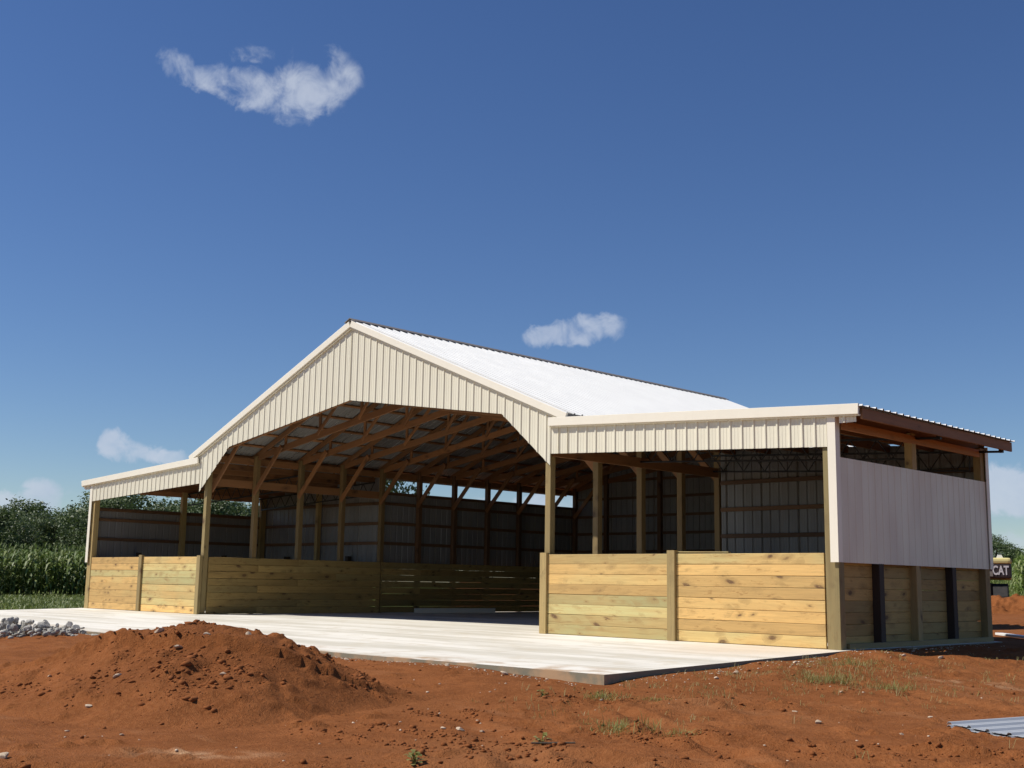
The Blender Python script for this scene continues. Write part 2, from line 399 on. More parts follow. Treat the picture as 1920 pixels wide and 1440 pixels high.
def dirt_mat(name, ground):
    m, t, b = mat(name); co = t.add('ShaderNodeTexCoord').outputs['Object']
    a = t.noise(co, .35, 4, .55, .3); bb = t.noise(co, 2.4, 6, .62, .2); f = t.noise(co, 24, 5, .65); g = t.noise(t.scale(co, (.6, 2.2, 1)), 1.1, 5, .6, .6)
    c = t.mix(t.ramp(bb, .32, .68), (.180, .060, .0185), (.255, .089, .029))
    c = t.mix(t.ramp(f, .38, .72, 0, .65), c, (.29, .114, .041))
    c = t.mix(t.ramp(a, .50, .72, 0, .55), c, (.27, .113, .045) if ground else (.165, .058, .019))
    if ground:
        c = t.mix(t.ramp(g, .56, .72, 0, .5), c, (.31, .135, .058))
        at = t.add('ShaderNodeAttribute', attribute_name='pale').outputs['Fac']
        c = t.mix(t.math('MULTIPLY', at, t.ramp(f, .25, .6, .4, 1)), c, (.52, .32, .18))
        gr = t.add('ShaderNodeAttribute', attribute_name='green').outputs['Fac']
        gn = t.noise(co, .9, 6, .7); gc = t.mix(t.ramp(gn, .3, .7), (.075, .115, .028), (.15, .175, .05))
        mask = t.ramp(t.math('ADD', gr, t.math('MULTIPLY_ADD', bb, .7, -.35)), .40, .62)
        c = t.mix(mask, c, gc)
    sc = t.noise(co, 90, 2)
    c = t.mix(t.ramp(sc, .62, .74, 0, .7), c, (.075, .025, .008)); c = t.mix(t.ramp(sc, .36, .28, 0, .4), c, (.36, .19, .095))
    t.put(b.inputs['Base Color'], c); b.inputs['Roughness'].default_value = .95; b.inputs['Specular IOR Level'].default_value = .06
    bump(t, b, t.math('ADD', f, t.math('MULTIPLY', sc, .5)), .8, .03)
    return m
M_DIRT = dirt_mat('red_dirt_ground', True); M_MOUND = dirt_mat('red_dirt_heap', False)

def plain(name, ca, cb, sc=6., rough=.8, bs=.3, bd=.01, rnd=0.):
    m, t, b = mat(name); co = t.add('ShaderNodeTexCoord').outputs['Object']
    n = t.noise(co, sc, 5, .6)
    f = t.ramp(n, .3, .7)
    if rnd: f = t.math('ADD', f, t.math('MULTIPLY_ADD', t.add('ShaderNodeObjectInfo').outputs['Random'], rnd, -rnd/2), clamp=True)
    t.put(b.inputs['Base Color'], t.mix(f, ca, cb)); b.inputs['Roughness'].default_value = rough
    bump(t, b, n, bs, bd)
    return m
M_CLOD = plain('red_clod', (.17, .058, .019), (.26, .092, .031), 9, .95, .8, .01); M_CLOD.node_tree.nodes['Principled BSDF'].inputs['Specular IOR Level'].default_value = .1
M_ROCK = plain('grey_limestone', (.25, .235, .20), (.62, .585, .52), 5, .85, .6, .03, .8)
M_PALE = plain('pale_stone', (.40, .29, .19), (.62, .50, .37), 12, .8, .4, .01, .5)
M_BARK = plain('bark', (.06, .045, .03), (.13, .10, .07), 5, .9, .6, .03)
M_YEL = plain('excavator_yellow_paint', (.60, .52, .20), (.66, .58, .25), 3, .5, .1, .005)
M_DKP = plain('dark_machine_panel', (.030, .020, .020), (.042, .028, .026), 3, .5, .1, .005)
M_TRK = plain('track_steel', (.012, .011, .010), (.03, .026, .022), 6, .7, .4, .02)
M_LET = plain('white_lettering', (.55, .52, .52), (.62, .60, .60), 4, .6, .05, .002)
M_GLASS, t_, b_ = mat('cab_glass'); b_.inputs['Base Color'].default_value = (.03, .04, .045, 1); b_.inputs['Roughness'].default_value = .08
M_WHITE = plain('white_metal_trim_paint', (.76, .75, .72), (.82, .81, .79), 3, .4, .1, .004)

def leaf(name, ca, cb, cc, sc=.5):
    m, t, b = mat(name); geo = t.add('ShaderNodeNewGeometry'); co = t.add('ShaderNodeTexCoord').outputs['Object']
    n = t.noise(co, sc, 3); rp = geo.outputs['Random Per Island']; oi = t.add('ShaderNodeObjectInfo').outputs['Random']
    c = t.mix(t.ramp(n, .35, .65), ca, cb); c = t.mix(t.ramp(rp, .55, 1., 0, .8), c, cc)
    c = t.mix(t.math('MULTIPLY', oi, .45), c, tuple(x*.6 for x in ca))
    t.put(b.inputs['Base Color'], c); b.inputs['Roughness'].default_value = .55
    tr = t.add('ShaderNodeBsdfTranslucent'); t.put(tr.inputs[0], c); ms = t.add('ShaderNodeMixShader'); ms.inputs[0].default_value = .25
    o = [x for x in t.n if x.type == 'OUTPUT_MATERIAL'][0]
    t.l.new(b.outputs[0], ms.inputs[1]); t.l.new(tr.outputs[0], ms.inputs[2]); t.l.new(ms.outputs[0], o.inputs[0])
    return m
M_TREE = leaf('tree_leaves', (.052, .088, .026), (.10, .145, .042), (.19, .23, .09), .45)
M_CORN = leaf('corn_leaves', (.105, .165, .028), (.17, .235, .048), (.40, .43, .19), .8)
M_TASS = plain('corn_tassel', (.22, .18, .08), (.30, .25, .12), 4, .8)
M_GRASS = leaf('grass_blades', (.12, .17, .035), (.18, .22, .055), (.30, .31, .12), 1.5)
M_WEED = leaf('weed_leaves', (.20, .21, .05), (.27, .26, .07), (.36, .32, .12), 6)
M_STRAW = leaf('dry_grass_blades', (.27, .23, .08), (.36, .29, .12), (.20, .21, .05), 3)

# ------------------------------------------------------------------ ground
def axis(lo, hi, step, far, g=1.16):
    mid = list(np.arange(lo, hi+step/2, step)); L = []; s_ = step; p = lo
    while p > -far: s_ *= g; p -= s_; L.append(p)
    Rr = []; s_ = step; p = hi
    while p < far: s_ *= g; p += s_; Rr.append(p)
    return np.array(L[::-1]+mid+Rr)
gx = axis(3., 22., .042, 3000, 1.11); gy = axis(-16.5, 3., .045, 3000, 1.11)
GX, GY = np.meshgrid(gx, gy); xx, yy = GX.ravel(), GY.ravel()
zz = height(xx, yy); nx, ny = len(gx), len(gy)
i, j = np.meshgrid(np.arange(nx-1), np.arange(ny-1)); k = (j*nx+i).ravel()
me = np_mesh('ground', np.column_stack((xx, yy, zz)), np.column_stack((k, k+1, k+nx+1, k+nx)), True)
dc = np.hypot(xx-CAM.x, yy-CAM.y)
# green where grass has grown: beyond the yard on the left and up the rise on the right
ang = np.degrees(np.arctan2(xx-CAM.x, yy-CAM.y))
gl = ss(dc, 39, 50)*(1-ss(ang, -50, -44)); grr = ss(dc, 58, 70)*ss(ang, -46, -38)
green = np.clip(gl+grr+fbm(xx, yy, .12, 3, 8)*.9*ss(dc, 38, 50)*(ang < -50), 0, 1)+.33*np.exp(-(((xx-13.6)/1.3)**2+((yy+2.4)/2.2)**2))
pale = .9*np.exp(-((((xx-14.25)*.717+(yy+12.4)*.697)/.42)**2+(((xx-14.25)*-.697+(yy+12.4)*.717)/.13)**2))*ss(fbm(xx, yy, 4, 3, 3), -.2, .05)
pale += .6*np.exp(-((((xx-15.05)*.717+(yy+1.5)*.697)/.6)**2+(((xx-15.05)*-.697+(yy+1.5)*.717)/.35)**2))*ss(fbm(xx, yy, 3, 3, 3), -.1, .1)
for nm, arr in (('green', green), ('pale', np.clip(pale, 0, 1))):
    me.attributes.new(nm, 'FLOAT', 'POINT').data.foreach_set('value', arr.astype(np.float32))
tag(link('ground', me, M_DIRT), kind='structure')

# ------------------------------------------------------------------ concrete slab
mb = MB(); N_ = 60
rngs = np.random.RandomState(3)
fx = np.linspace(-XO, XO, N_); fy = YF+np.cumsum(rngs.normal(0, .008, N_)); fy = fy-np.linspace(fy[0]-YF, fy[-1]-YF, N_)
front = [(float(a), float(c)) for a, c in zip(fx, fy)]
def slab(poly, ztop, zbot):
    n = len(poly)
    mb.add([(x, y, ztop(y)) for x, y in poly]+[(x, y, zbot) for x, y in poly],
           [tuple(range(n)), tuple(range(2*n-1, n-1, -1))]+[(q, (q+1) % n, n+(q+1) % n, n+q) for q in range(n)])
slab(front+[(XO, -3), (XO, 0), (-XO, 0), (-XO, -3)], lambda y: .02*y, -.32)
slab([(-XO, .0), (XO, .0), (XO, 5.72), (6.3, 5.72), (6.3, 14.95), (-6.3, 14.95), (-6.3, 6.2), (-XO, 6.2)], lambda y: 0., -.33)
tag(mb.build('concrete_slab', M_CONC), kind='structure')

# ------------------------------------------------------------------ the pole barn
barn = tag(empty('pole_barn'), 'open fronted beige pole barn with white metal roof, central gable and two lean-to wings', 'barn')
X1, BL, BR = 6.13, 1.49, 1.42
DEP = 14.85
ROOF = lambda x: 6.93-.41*abs(x)                                   # top of the main roof
LEAN = lambda x: 4.06-.05*(abs(x)-6.7)                             # top of the lean-to roofs
jit = lambda s: random.uniform(-s, s)
P8 = .185
def plank_wall(axis_, fixed, a0, a1, inward, seg=None, rows=8, gap=.006, t=.038, z0=.004, mat_=None, dz=0):
    """rows of planks in one plane; seg = board length, joints staggered"""
    for r in range(rows):
        cuts = [a0, a1]
        if seg:
            c = a0+seg*(.35+.3*((r*7) % 3)) ; cuts = [a0]
            while c < a1-.4: cuts.append(c); c += seg
            cuts.append(a1)
        for c0, c1 in zip(cuts[:-1], cuts[1:]):
            zc = z0+(r+.5)*P8+jit(.002); hgt = P8-gap*random.choice((.5, .5, .8, 1.4))-random.random()*.002
            f = fixed+jit(.003); tl = jit(.0025)
            c0_, c1_ = c0+.002, c1-.002
            if axis_ == 'x': p0, p1 = (c0_, f, zc+tl), (c1_, f, zc-tl)
            else: p0, p1 = (f, c0_, zc+tl), (f, c1_, zc-tl)
            board('plank', p0, p1, t, hgt, mat_ or M_PINE, barn)
def post(x, y, z0, z1, sx=.14, sy=.14, mat_=None, name='post'):
    return board(name, (x, y, z0), (x, y, z1), sx, sy, mat_ or M_TREAT, barn, upv=(0, 1, 0))

# main-row posts
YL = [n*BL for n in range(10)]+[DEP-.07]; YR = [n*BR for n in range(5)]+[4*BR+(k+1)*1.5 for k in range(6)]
for y in YL: post(-X1, y+.06, -.0, 4.26, mat_=M_TREAT if y < .5 else (M_POST_SHADE if y < 6.5 else M_GIRT_POSTSHADE))  # posts get darker wood further back, painting in the interior shade
for y in YR[:10]+[DEP-.07]: post(X1, y+.06, -.0, 4.26, mat_=M_TREAT if y < .5 else M_POST_SHADE)
# front plank walls with their face posts
for sgn in (1, -1):
    xs = lambda v: sgn*v
    a = sorted((xs(6.215), xs(9.045))); plank_wall('x', -.055, a[0], a[1], 1)
    a = sorted((xs(9.225), xs(12.07))); plank_wall('x', -.055, a[0], a[1], 1)
    board('face_post', (xs(6.125), -.075, 0), (xs(6.125), -.075, 1.515), .17, .09, M_TREAT, barn, upv=(0, 1, 0))
    board('face_post', (xs(9.135), -.075, 0), (xs(9.135), -.075, 1.54), .17, .10, M_TREAT, barn, upv=(0, 1, 0))
    post(xs(12.215), .0, 0, 3.62, .235, .16, name='corner_post')
# plank walls along the main bay and round the wings
plank_wall('y', -6.04, .14, 5.95, 1, 4.4, gap=.006, mat_=M_PINE_SHADE)
plank_wall('y', -6.04, 6.0, DEP-.1, 1, 4.4, gap=.0022, mat_=M_PINE_SHADE)
plank_wall('y', 6.04, .14, 5.6, 1, 4.4, mat_=M_PINE_SHADE); plank_wall('y', 6.04, 5.65, DEP-.1, 1, 4.4, mat_=M_PINE_SHADE)
plank_wall('x', DEP-.06, -5.95, 5.95, 1, 4.4, gap=.0022, mat_=M_PINE_SHADE)
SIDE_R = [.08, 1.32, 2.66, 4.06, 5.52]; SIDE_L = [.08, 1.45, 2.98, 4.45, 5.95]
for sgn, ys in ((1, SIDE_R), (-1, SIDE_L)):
    for q in range(4): plank_wall('y', sgn*12.17, ys[q]+.06, ys[q+1]-.06, 1, gap=.003, mat_=M_PINE_SHADE)
    for q, y in enumerate(ys):
        if q == 0: continue
        if q in (1, 3):
            o = post(sgn*12.25, y, -.1, 1.34, .15, .16, M_DARKW, 'short_post'); o['label'] = 'dark stained short post'
            o = post(sgn*12.09, y, 0, 1.66, .10, .14, M_DARKW, 'short_post'); o['label'] = 'dark stained short post'
        else: post(sgn*12.25, y, -.1, LEAN(12.25)-.16, .14, .17 if q == 2 else .2)
    board('sill_board', (sgn*12.31, .18, .03), (sgn*12.31, ys[4]+.1, .03), .05, .11, M_TREAT, barn)
    yb = ys[4]
    plank_wall('x', yb-.06, min(sgn*6.25, sgn*12.1), max(sgn*6.25, sgn*12.1), 1, 3.0)
    for xq, z1 in ((7.6, 1.66), (9.2, 3.85), (10.8, 1.66)):
        post(sgn*xq, yb+.03, 0, z1, .14, .14, M_DARKW if z1 < 2 else M_TREAT, 'short_post' if z1 < 2 else 'post')

# ---- steel siding
# gable front
zt_g = lambda a: ROOF(a)-.10
def zb_g(a):
    a = abs(a)
    if a < 4.95: return 5.04-.151*a
    return 4.293-(a-4.95)*.838
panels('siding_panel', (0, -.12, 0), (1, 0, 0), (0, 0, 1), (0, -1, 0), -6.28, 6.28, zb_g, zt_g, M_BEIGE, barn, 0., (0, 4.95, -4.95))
# wing fascias
for sgn in (1, -1):
    lo, hi = sorted((sgn*6.285, sgn*12.23))
    panels('siding_panel', (0, -.117, 0), (1, 0, 0), (0, 0, 1), (0, -1, 0), lo, hi, lambda a: 3.405-.0445*(abs(a)-6.28), lambda a: max(LEAN(a)-.10, ROOF(a)-.10) if abs(a) < 6.72 else LEAN(a)-.10, M_BEIGE, barn, sgn*6.28, (sgn*6.5, sgn*6.715, sgn*6.725))
    lo, hi = sorted((sgn*12.425, sgn*12.72))
    panel('siding_panel', (0, -.119, 0), (1, 0, 0), (0, 0, 1), (0, -1, 0), lo, hi, lambda a: 3.50, lambda a: LEAN(a)-.10, M_BEIGE, barn, sgn*12.52)
    # corner trim, front and rear
    yb = (SIDE_R if sgn > 0 else SIDE_L)[4]+.12
    for yc, d in ((-.125, 1), (yb+.05, -1)):
        x0, x1 = sorted((sgn*12.22, sgn*12.36)); xa, xb = sorted((sgn*12.362, sgn*12.352))
        mb = MB(); mb.box((x0, min(yc, yc-.012*d), 1.335), (x1, max(yc, yc-.012*d), LEAN(12.4)-.12))
        x0, x1 = sorted((sgn*12.349, sgn*12.362)); mb.box((x0, min(yc+.0005*d, yc+.12*d), 1.335), (x1, max(yc+.0005*d, yc+.12*d), LEAN(12.4)-.2 if d < 0 else LEAN(12.4)-.12))
        mb.build('corner_trim', M_TRIM, barn)
    # outer side wall
    ys_ = SIDE_R if sgn > 0 else SIDE_L
    panels('siding_panel', (sgn*12.325, 0, 0), (0, 1, 0), (0, 0, 1), (sgn, 0, 0), -.005, yb+.03, lambda a: 1.335, lambda a: 2.985, M_BEIGE, barn, .06, rib=.008)
    for z in (1.42, 2.04, 2.62, 2.92):
        board('girt', (sgn*12.295, .02, z), (sgn*12.295, yb, z), .045, .09, M_GIRT_POSTSHADE, barn)
    # rear wall of the wing
    lo, hi = sorted((sgn*6.26, sgn*12.31))
    panels('siding_panel', (0, yb+.03, 0), (1, 0, 0), (0, 0, 1), (0, 1, 0), lo, hi, lambda a: 1.335, lambda a: LEAN(a)-.06, M_BEIGE, barn, sgn*6.4)
    for z in (1.42, 2.05, 2.64, 3.24):
        board('girt', (lo+.02, yb-.005, z), (hi-.06, yb-.005, z), .04, .09, M_GIRT_POSTSHADE, barn)
# main side walls behind the wings, and the rear gable
for sgn, y0 in ((-1, 6.12), (1, 5.7)):
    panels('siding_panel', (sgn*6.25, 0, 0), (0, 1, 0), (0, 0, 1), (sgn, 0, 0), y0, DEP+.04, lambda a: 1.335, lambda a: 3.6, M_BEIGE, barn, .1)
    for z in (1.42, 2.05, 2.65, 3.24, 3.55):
        board('girt', (sgn*6.222, y0, z), (sgn*6.222, DEP, z), .04, .09, M_GIRT_POSTSHADE, barn)
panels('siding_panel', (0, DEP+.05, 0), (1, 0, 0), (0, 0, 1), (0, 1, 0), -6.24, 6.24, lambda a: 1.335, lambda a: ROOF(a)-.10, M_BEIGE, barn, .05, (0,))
for x in (-4.7, -2.4, 0., 2.4, 4.7): post(x, DEP-.02, 0, ROOF(x)-.2, mat_=M_GIRT_POSTSHADE)  # rear gable posts: their shade is carried by the dark wood colour
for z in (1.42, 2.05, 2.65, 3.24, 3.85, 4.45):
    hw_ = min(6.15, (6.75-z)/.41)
    board('girt', (-hw_, DEP+.025, z), (hw_, DEP+.025, z), .04, .09, M_GIRT_POSTSHADE, barn)

# ---- roofs
ca, sa = 1/math.hypot(1, .41), .41/math.hypot(1, .41)
LS = 6.76/ca
for sgn in (1, -1):
    panels('roof_panel', (0, 0, 6.915), (0, 1, 0), (sgn*ca, 0, -sa), (sgn*sa, 0, ca), -.20, DEP+.22, lambda a: .02, lambda a: LS, M_ROOF, barn, .03, rib=.026)
    lc, ls_ = 1/math.hypot(1, .05), .05/math.hypot(1, .05)
    yb = (SIDE_R if sgn > 0 else SIDE_L)[4]+.22
    panels('roof_panel', (sgn*6.42, 0, LEAN(6.42)-.02), (0, 1, 0), (sgn*lc, 0, -ls_), (sgn*ls_, 0, lc), -.20, yb, lambda a: 0., lambda a: 6.46, M_ROOF, barn, .03, rib=.026)
    # purlins
    for q in range(11):
        x = .25+q*.62; zc = ROOF(x)-.042
        board('purlin', (sgn*x, -.08, zc), (sgn*x, DEP+.1, zc), .09, .04, M_LUMB, barn, upv=(sgn*sa, 0, ca))
    for q in range(7):
        x = 6.62+q*.93; zc = LEAN(x)-.115
        board('purlin', (sgn*x, -.06, zc), (sgn*x, yb-.04, zc), .05, .16, M_LUMB, barn)
    x = 12.80; board('fascia_board', (sgn*x, -.10, LEAN(x)-.128), (sgn*x, yb-.03, LEAN(x)-.122), .04, .175, M_FASC, barn)
    # soffit board under the overhang, eave beams and headers
    board('eave_beam', (sgn*12.30, .12, 3.515), (sgn*12.30, yb-.35, 3.515), .05, .145, M_FASC, barn)
    board('header_beam', (sgn*6.225, .02, 3.47), (sgn*6.225, yb-.15, 3.47), .045, .21, M_LUMB, barn)
    board('eave_beam', (sgn*6.225, -.02, 4.10), (sgn*6.225, DEP, 4.10), .045, .18, M_LUMB, barn)
    board('header_beam', (sgn*6.25, -.06, 3.52), (sgn*12.1, -.06, 3.26), .045, .2, M_LUMB, barn)
    x = 6.735; board('eave_trim', (sgn*x, -.17, ROOF(x)-.085), (sgn*x, DEP+.2, ROOF(x)-.085), .012, .13, M_CAP, barn, bev=.002)
    # rake trim: a folded strip down the gable edge with a small J-channel below it
    n = Vector((sgn*sa, 0, ca)); d = Vector((sgn*ca, 0, -sa)); o = Vector((0, -.17, 6.90))
    for nm, up_, hgt, yo, mt in (('rake_trim', -.055, .145, -.012, M_TRIM), ('trim_channel', -.150, .028, .018, M_BEIGE)):
        p0 = o+n*up_+Vector((0, yo, 0))+d*.05; p1 = o+n*up_+Vector((0, yo, 0))+d*(LS+.0)
        board(nm, p0, p1, .05 if nm == 'rake_trim' else .04, hgt, mt, barn, upv=n, bev=.004)
    p0 = o+n*.022+Vector((0, .075, 0))+d*.05; p1 = p0+d*(LS-.06)
    board('rake_trim', p0, p1, .16, .012, M_TRIM, barn, upv=n, bev=.003)
    for nm, dz, hgt, yo, mt in (('rake_trim', -.065, .165, -.187, M_TRIM), ('trim_channel', -.158, .026, -.152, M_BEIGE)):
        x0 = 6.30
        board(nm, (sgn*x0, yo, LEAN(x0)+dz), (sgn*12.80, yo, LEAN(12.80)+dz), .045, hgt, mt, barn, bev=.004)
# ridge cap
mb = MB(); mb.prism([(-.19, 6.87), (0, 6.955), (.19, 6.87), (.19, 6.885), (0, 6.972), (-.19, 6.885)], 1, -.225, DEP+.25)
mb.build('ridge_cap', M_CAP, barn)

# ---- timber trusses, one over every pair of posts
def truss(y, first):
    p0 = Vector((-6.62, y, ROOF(6.62)-.135))
    root = None
    for sgn in (1, -1):
        nrm_ = (sgn*sa, 0, ca)
        o = board('roof_truss', (sgn*6.62, y, ROOF(6.62)-.135), (sgn*.02, y, ROOF(.02)-.135), .045, .14, M_LUMB, barn if root is None else root, upv=nrm_)
        if root is None: root = o
        else: o.name = 'top_chord'
    zc = lambda x: 5.17-.155*abs(x)
    for sgn in (1, -1):
        board('bottom_chord', (sgn*6.2, y+.002, zc(6.2)), (sgn*.0, y+.002, zc(0)), .044, .17, M_LUMB, root)
        for xa, xb in ((1.7, 1.7), (3.4, 3.4), (4.9, 4.9)):
            board('web', (sgn*xa, y+.045, zc(xa)), (sgn*xb, y+.045, ROOF(xb)-.12), .04, .09, M_LUMB, root, upv=(1, 0, 0))
        for xa, xb in ((1.7, .25), (3.4, 1.95)):
            board('web', (sgn*xa, y-.044, zc(xa)+.02), (sgn*xb, y-.044, ROOF(xb)-.16), .04, .09, M_LUMB, root)
        if not (sgn > 0 and first):
            pass
        for dy in ((-.088,) if not first else (.10,)):
            board('knee_brace', (sgn*6.1, y+dy, 3.22), (sgn*4.90, y+dy, 4.45), .04, .14, M_LUMB, root)
    board('web', (0, y+.046, zc(0)), (0, y+.046, ROOF(0)-.14), .04, .09, M_LUMB, root, upv=(1, 0, 0))
for q, y in enumerate(YL): truss(y+.06 if q else .05, q == 0)

# ---- open-web steel joists carrying the wing roofs
def joist(sgn, y, x0, x1):
    top = lambda x: LEAN(abs(x))-.235; bot = lambda x: top(x)-.36
    r = board('bar_joist', (sgn*x0, y, top(x0)), (sgn*12.74, y, top(12.74)), .05, .04, M_BLACK, barn, bev=.004)
    board('lower_chord', (sgn*x0, y, bot(x0)), (sgn*x1, y, bot(x1)), .05, .035, M_BLACK, r, bev=.004)
    n = 22; zs = MB()
    for q in range(n):
        xa = x0+(x1-x0)*q/n; xb = x0+(x1-x0)*(q+1)/n
        za, zb = (bot(xa), top(xb)) if q % 2 else (top(xa), bot(xb))
        o = MB().tube((sgn*xa, y, za), (sgn*xb, y, zb), .011).build('web_bar', M_BLACK, r)
    MB().tube((sgn*x1, y, bot(x1)), (sgn*x1, y, top(x1)), .014).build('web_bar', M_BLACK, r)
    MB().box((min(sgn*12.70, sgn*12.775), y-.03, top(12.74)-.02), (max(sgn*12.70, sgn*12.775), y+.03, top(12.74)+.07)).build('end_bracket', M_BLACK, r)
for sgn, ys in ((1, (2.66+.09, 5.40)), (-1, (2.98+.09, 5.80))):
    for y in ys: joist(sgn, y, 6.24, 12.12)

# ------------------------------------------------------------------ loose things about the barn
def thing_board(name, p0, p1, t, h, mt, label, cat, upv=(0, 0, 1)):
    o = board(name, p0, p1, t, h, mt, None, upv=upv); return tag(o, label, cat)
thing_board('loose_board', (-5.62, 7.0, .07), (-5.12, 9.9, .07), .04, .15, M_TRIM, 'long pale board standing on edge on the shaded barn floor', 'board')
thing_board('loose_board', (9.15, .03, 1.512), (10.2, .10, 1.505), .09, .02, M_PINE, 'thin pale board lying along the top of the right hand plank wall', 'board')
thing_board('steel_trim_strip', (11.25, 8.5, hz(11.25, 8.5)+.07), (14.2, 5.9, hz(14.2, 5.9)+.09), .16, .05, M_WHITE, 'white strip lying on the red dirt behind the barn', 'trim strip')

# metal sheet lying bottom right
sh = empty('metal_sheet', (16.86, -6.43, hz(16.9, -6.4)+.035), R(-22))
tag(sh, 'grey blue ribbed metal sheet lying flat on the red dirt', 'metal sheet')
o = panel('sheet', (0, 0, 0), (1, 0, 0), (0, 1, 0), (0, 0, 1), 0, .98, lambda a: .012*math.sin(a*9), lambda a: 3.2, M_GALV, sh, .03, rib=.020, th=.002)
o2 = panel('sheet', (.03, -.06, -.022), (1, 0, 0), (0, 1, 0), (0, 0, 1), .0, .98, lambda a: .03, lambda a: 3.1, M_GALV, sh, .03, rib=.020, th=.002)
sh.rotation_euler = (R(1.2), R(1.0), R(-22))

# ------------------------------------------------------------------ clods, stones, rocks
PHI = (1+5**.5)/2
ICO_V = np.array([(-1,PHI,0),(1,PHI,0),(-1,-PHI,0),(1,-PHI,0),(0,-1,PHI),(0,1,PHI),(0,-1,-PHI),(0,1,-PHI),(PHI,0,-1),(PHI,0,1),(-PHI,0,-1),(-PHI,0,1)])/1.9
ICO_F = np.array([(0,11,5),(0,5,1),(0,1,7),(0,7,10),(0,10,11),(1,5,9),(5,11,4),(11,10,2),(10,7,6),(7,1,8),(3,9,4),(3,4,2),(3,2,6),(3,6,8),(3,8,9),(4,9,5),(2,4,11),(6,2,10),(8,6,7),(9,8,1)])
def lumps(pts, sizes, flat=.75, seed=1):
    rs = np.random.RandomState(seed); V = []; Fc = []
    for q, (p, s_) in enumerate(zip(pts, sizes)):
        a = rs.uniform(0, 6.28); ca_, sa_ = math.cos(a), math.sin(a)
        v = ICO_V*rs.uniform(.65, 1.25, (12, 1))*np.array((rs.uniform(.8, 1.4), rs.uniform(.7, 1.1), rs.uniform(.5, 1)*flat))*s_
        v = np.column_stack((v[:, 0]*ca_-v[:, 1]*sa_, v[:, 0]*sa_+v[:, 1]*ca_, v[:, 2]))+p
        V.append(v); Fc.append(ICO_F+12*q)
    return np.concatenate(V), np.concatenate(Fc)

# the mound: profile along its crest, asymmetric cross section
RV = np.array((.7165, .6976)); FV = np.array((-.6976, .7165))
MC = np.array((10.2, -10.1))
CR_S = [-9.5, -6.5, -3.9, -2.6, -2.0, -1.5, -1.28, -1.07, -.64, -.4, -.2, 0, .2, .35, .58, .99, 1.16, 1.34, 1.57, 1.8, 2.03, 2.3, 2.7]
CR_H = [0, .06, .16, .20, .26, .38, .46, .55, .66, .68, .72, .78, .76, .73, .69, .63, .57, .48, .38, .27, .17, .08, 0]
def mound_z(x, y):
    dx, dy = x-MC[0], y-MC[1]; s_ = dx*RV[0]+dy*RV[1]; q = dx*FV[0]+dy*FV[1]
    s_ = s_+fbm(x, y, .9, 2, 51)*.25
    q = q+.35*np.sin(s_*1.1)
    crest = np.interp(s_, CR_S, CR_H)
    wf = 2.7*np.sqrt(np.clip(crest/.72, .05, 1)); wb = 1.9*np.sqrt(np.clip(crest/.72, .05, 1))
    u = np.where(q < 0, -q/wf, q/wb)
    prof = np.clip(1-u, 0, 1)**1.25*(1+.35*np.clip(u, 0, 1))
    prof = np.where(u < .25, 1-.9*u*u-.10*u, prof*1.0); prof = np.clip(prof, 0, 1)
    return crest*prof
N1, N2 = 300, 150
sg = np.linspace(-7.5, 3.0, N1); qg = np.linspace(-3.3, 2.2, N2); SG, QG = np.meshgrid(sg, qg)
mx = MC[0]+SG.ravel()*RV[0]+QG.ravel()*FV[0]; my = MC[1]+SG.ravel()*RV[1]+QG.ravel()*FV[1]
mh = mound_z(mx, my); k_ = ss(mh, .0, .22)
cl = vnoise(mx*8, my*8, 131)*vnoise(mx*2.1, my*2.1, 133)
mz = height(mx, my, True)-.012*(1-k_)+mh+k_*(fbm(mx, my, 1.4, 4, 21)*.13+fbm(mx, my, 7, 4, 25, .65)*.055+ss(cl, .45, .75)*.045)
i, j = np.meshgrid(np.arange(N1-1), np.arange(N2-1)); k = (j*N1+i).ravel()
tag(link('dirt_mound', np_mesh('dirt_mound', np.column_stack((mx, my, mz)), np.column_stack((k, k+1, k+N1+1, k+N1)), True), M_MOUND),
    'large heap of loose red dirt in front of the concrete slab', 'dirt mound')
rs = np.random.RandomState(5)
wq = mh**.5*np.clip(fbm(mx, my, 1.1, 3, 171)*3+.45, .05, 1); sel = rs.choice(len(mx), 3400, p=wq/np.sum(wq)); keep = mh[sel] > .03
pts = np.column_stack((mx[sel], my[sel], mz[sel]))[keep]; sz = .007+.050*rs.power(.22, len(pts))*rs.uniform(.2, 1, len(pts))
v, f = lumps(pts, sz, .8, 11); tag(link('dirt_clods', np_mesh('dirt_clods', v, f), M_CLOD), 'loose red clods scattered over the dirt heap', 'clods', kind='stuff')
# clods on the open ground, thicker along ruts and at the foot of the mound
n = 12000; px = rs.uniform(4, 21, n); py = rs.uniform(-15, 1, n)
dn = fbm(px, py, .5, 3, 77)+.35*(mound_z(px, py) > .0)
for P, wd in RPT:
    dmin = np.min(np.hypot(px[:, None]-P[None, :, 0], py[:, None]-P[None, :, 1]), 1); dn = dn+.28*np.exp(-((dmin-wd*.6)/.25)**2)
for P, wd in RPT[4:6]+RPT[:2]:
    k9 = rs.randint(0, len(px), 900); q9 = rs.randint(0, len(P), 900); o9 = rs.choice((-1, 1), 900)*wd*.6
    tg = np.gradient(P, axis=0)[q9]; tg = tg/np.linalg.norm(tg, axis=1)[:, None]; w9 = fbm(P[q9, 0], P[q9, 1], 1.1, 3, 83) > -.03
    px[k9[w9]] = (P[q9, 0]-tg[:, 1]*o9+rs.normal(0, .09, 900))[w9]; py[k9[w9]] = (P[q9, 1]+tg[:, 0]*o9+rs.normal(0, .09, 900))[w9]
    dn[k9[w9]] = 1
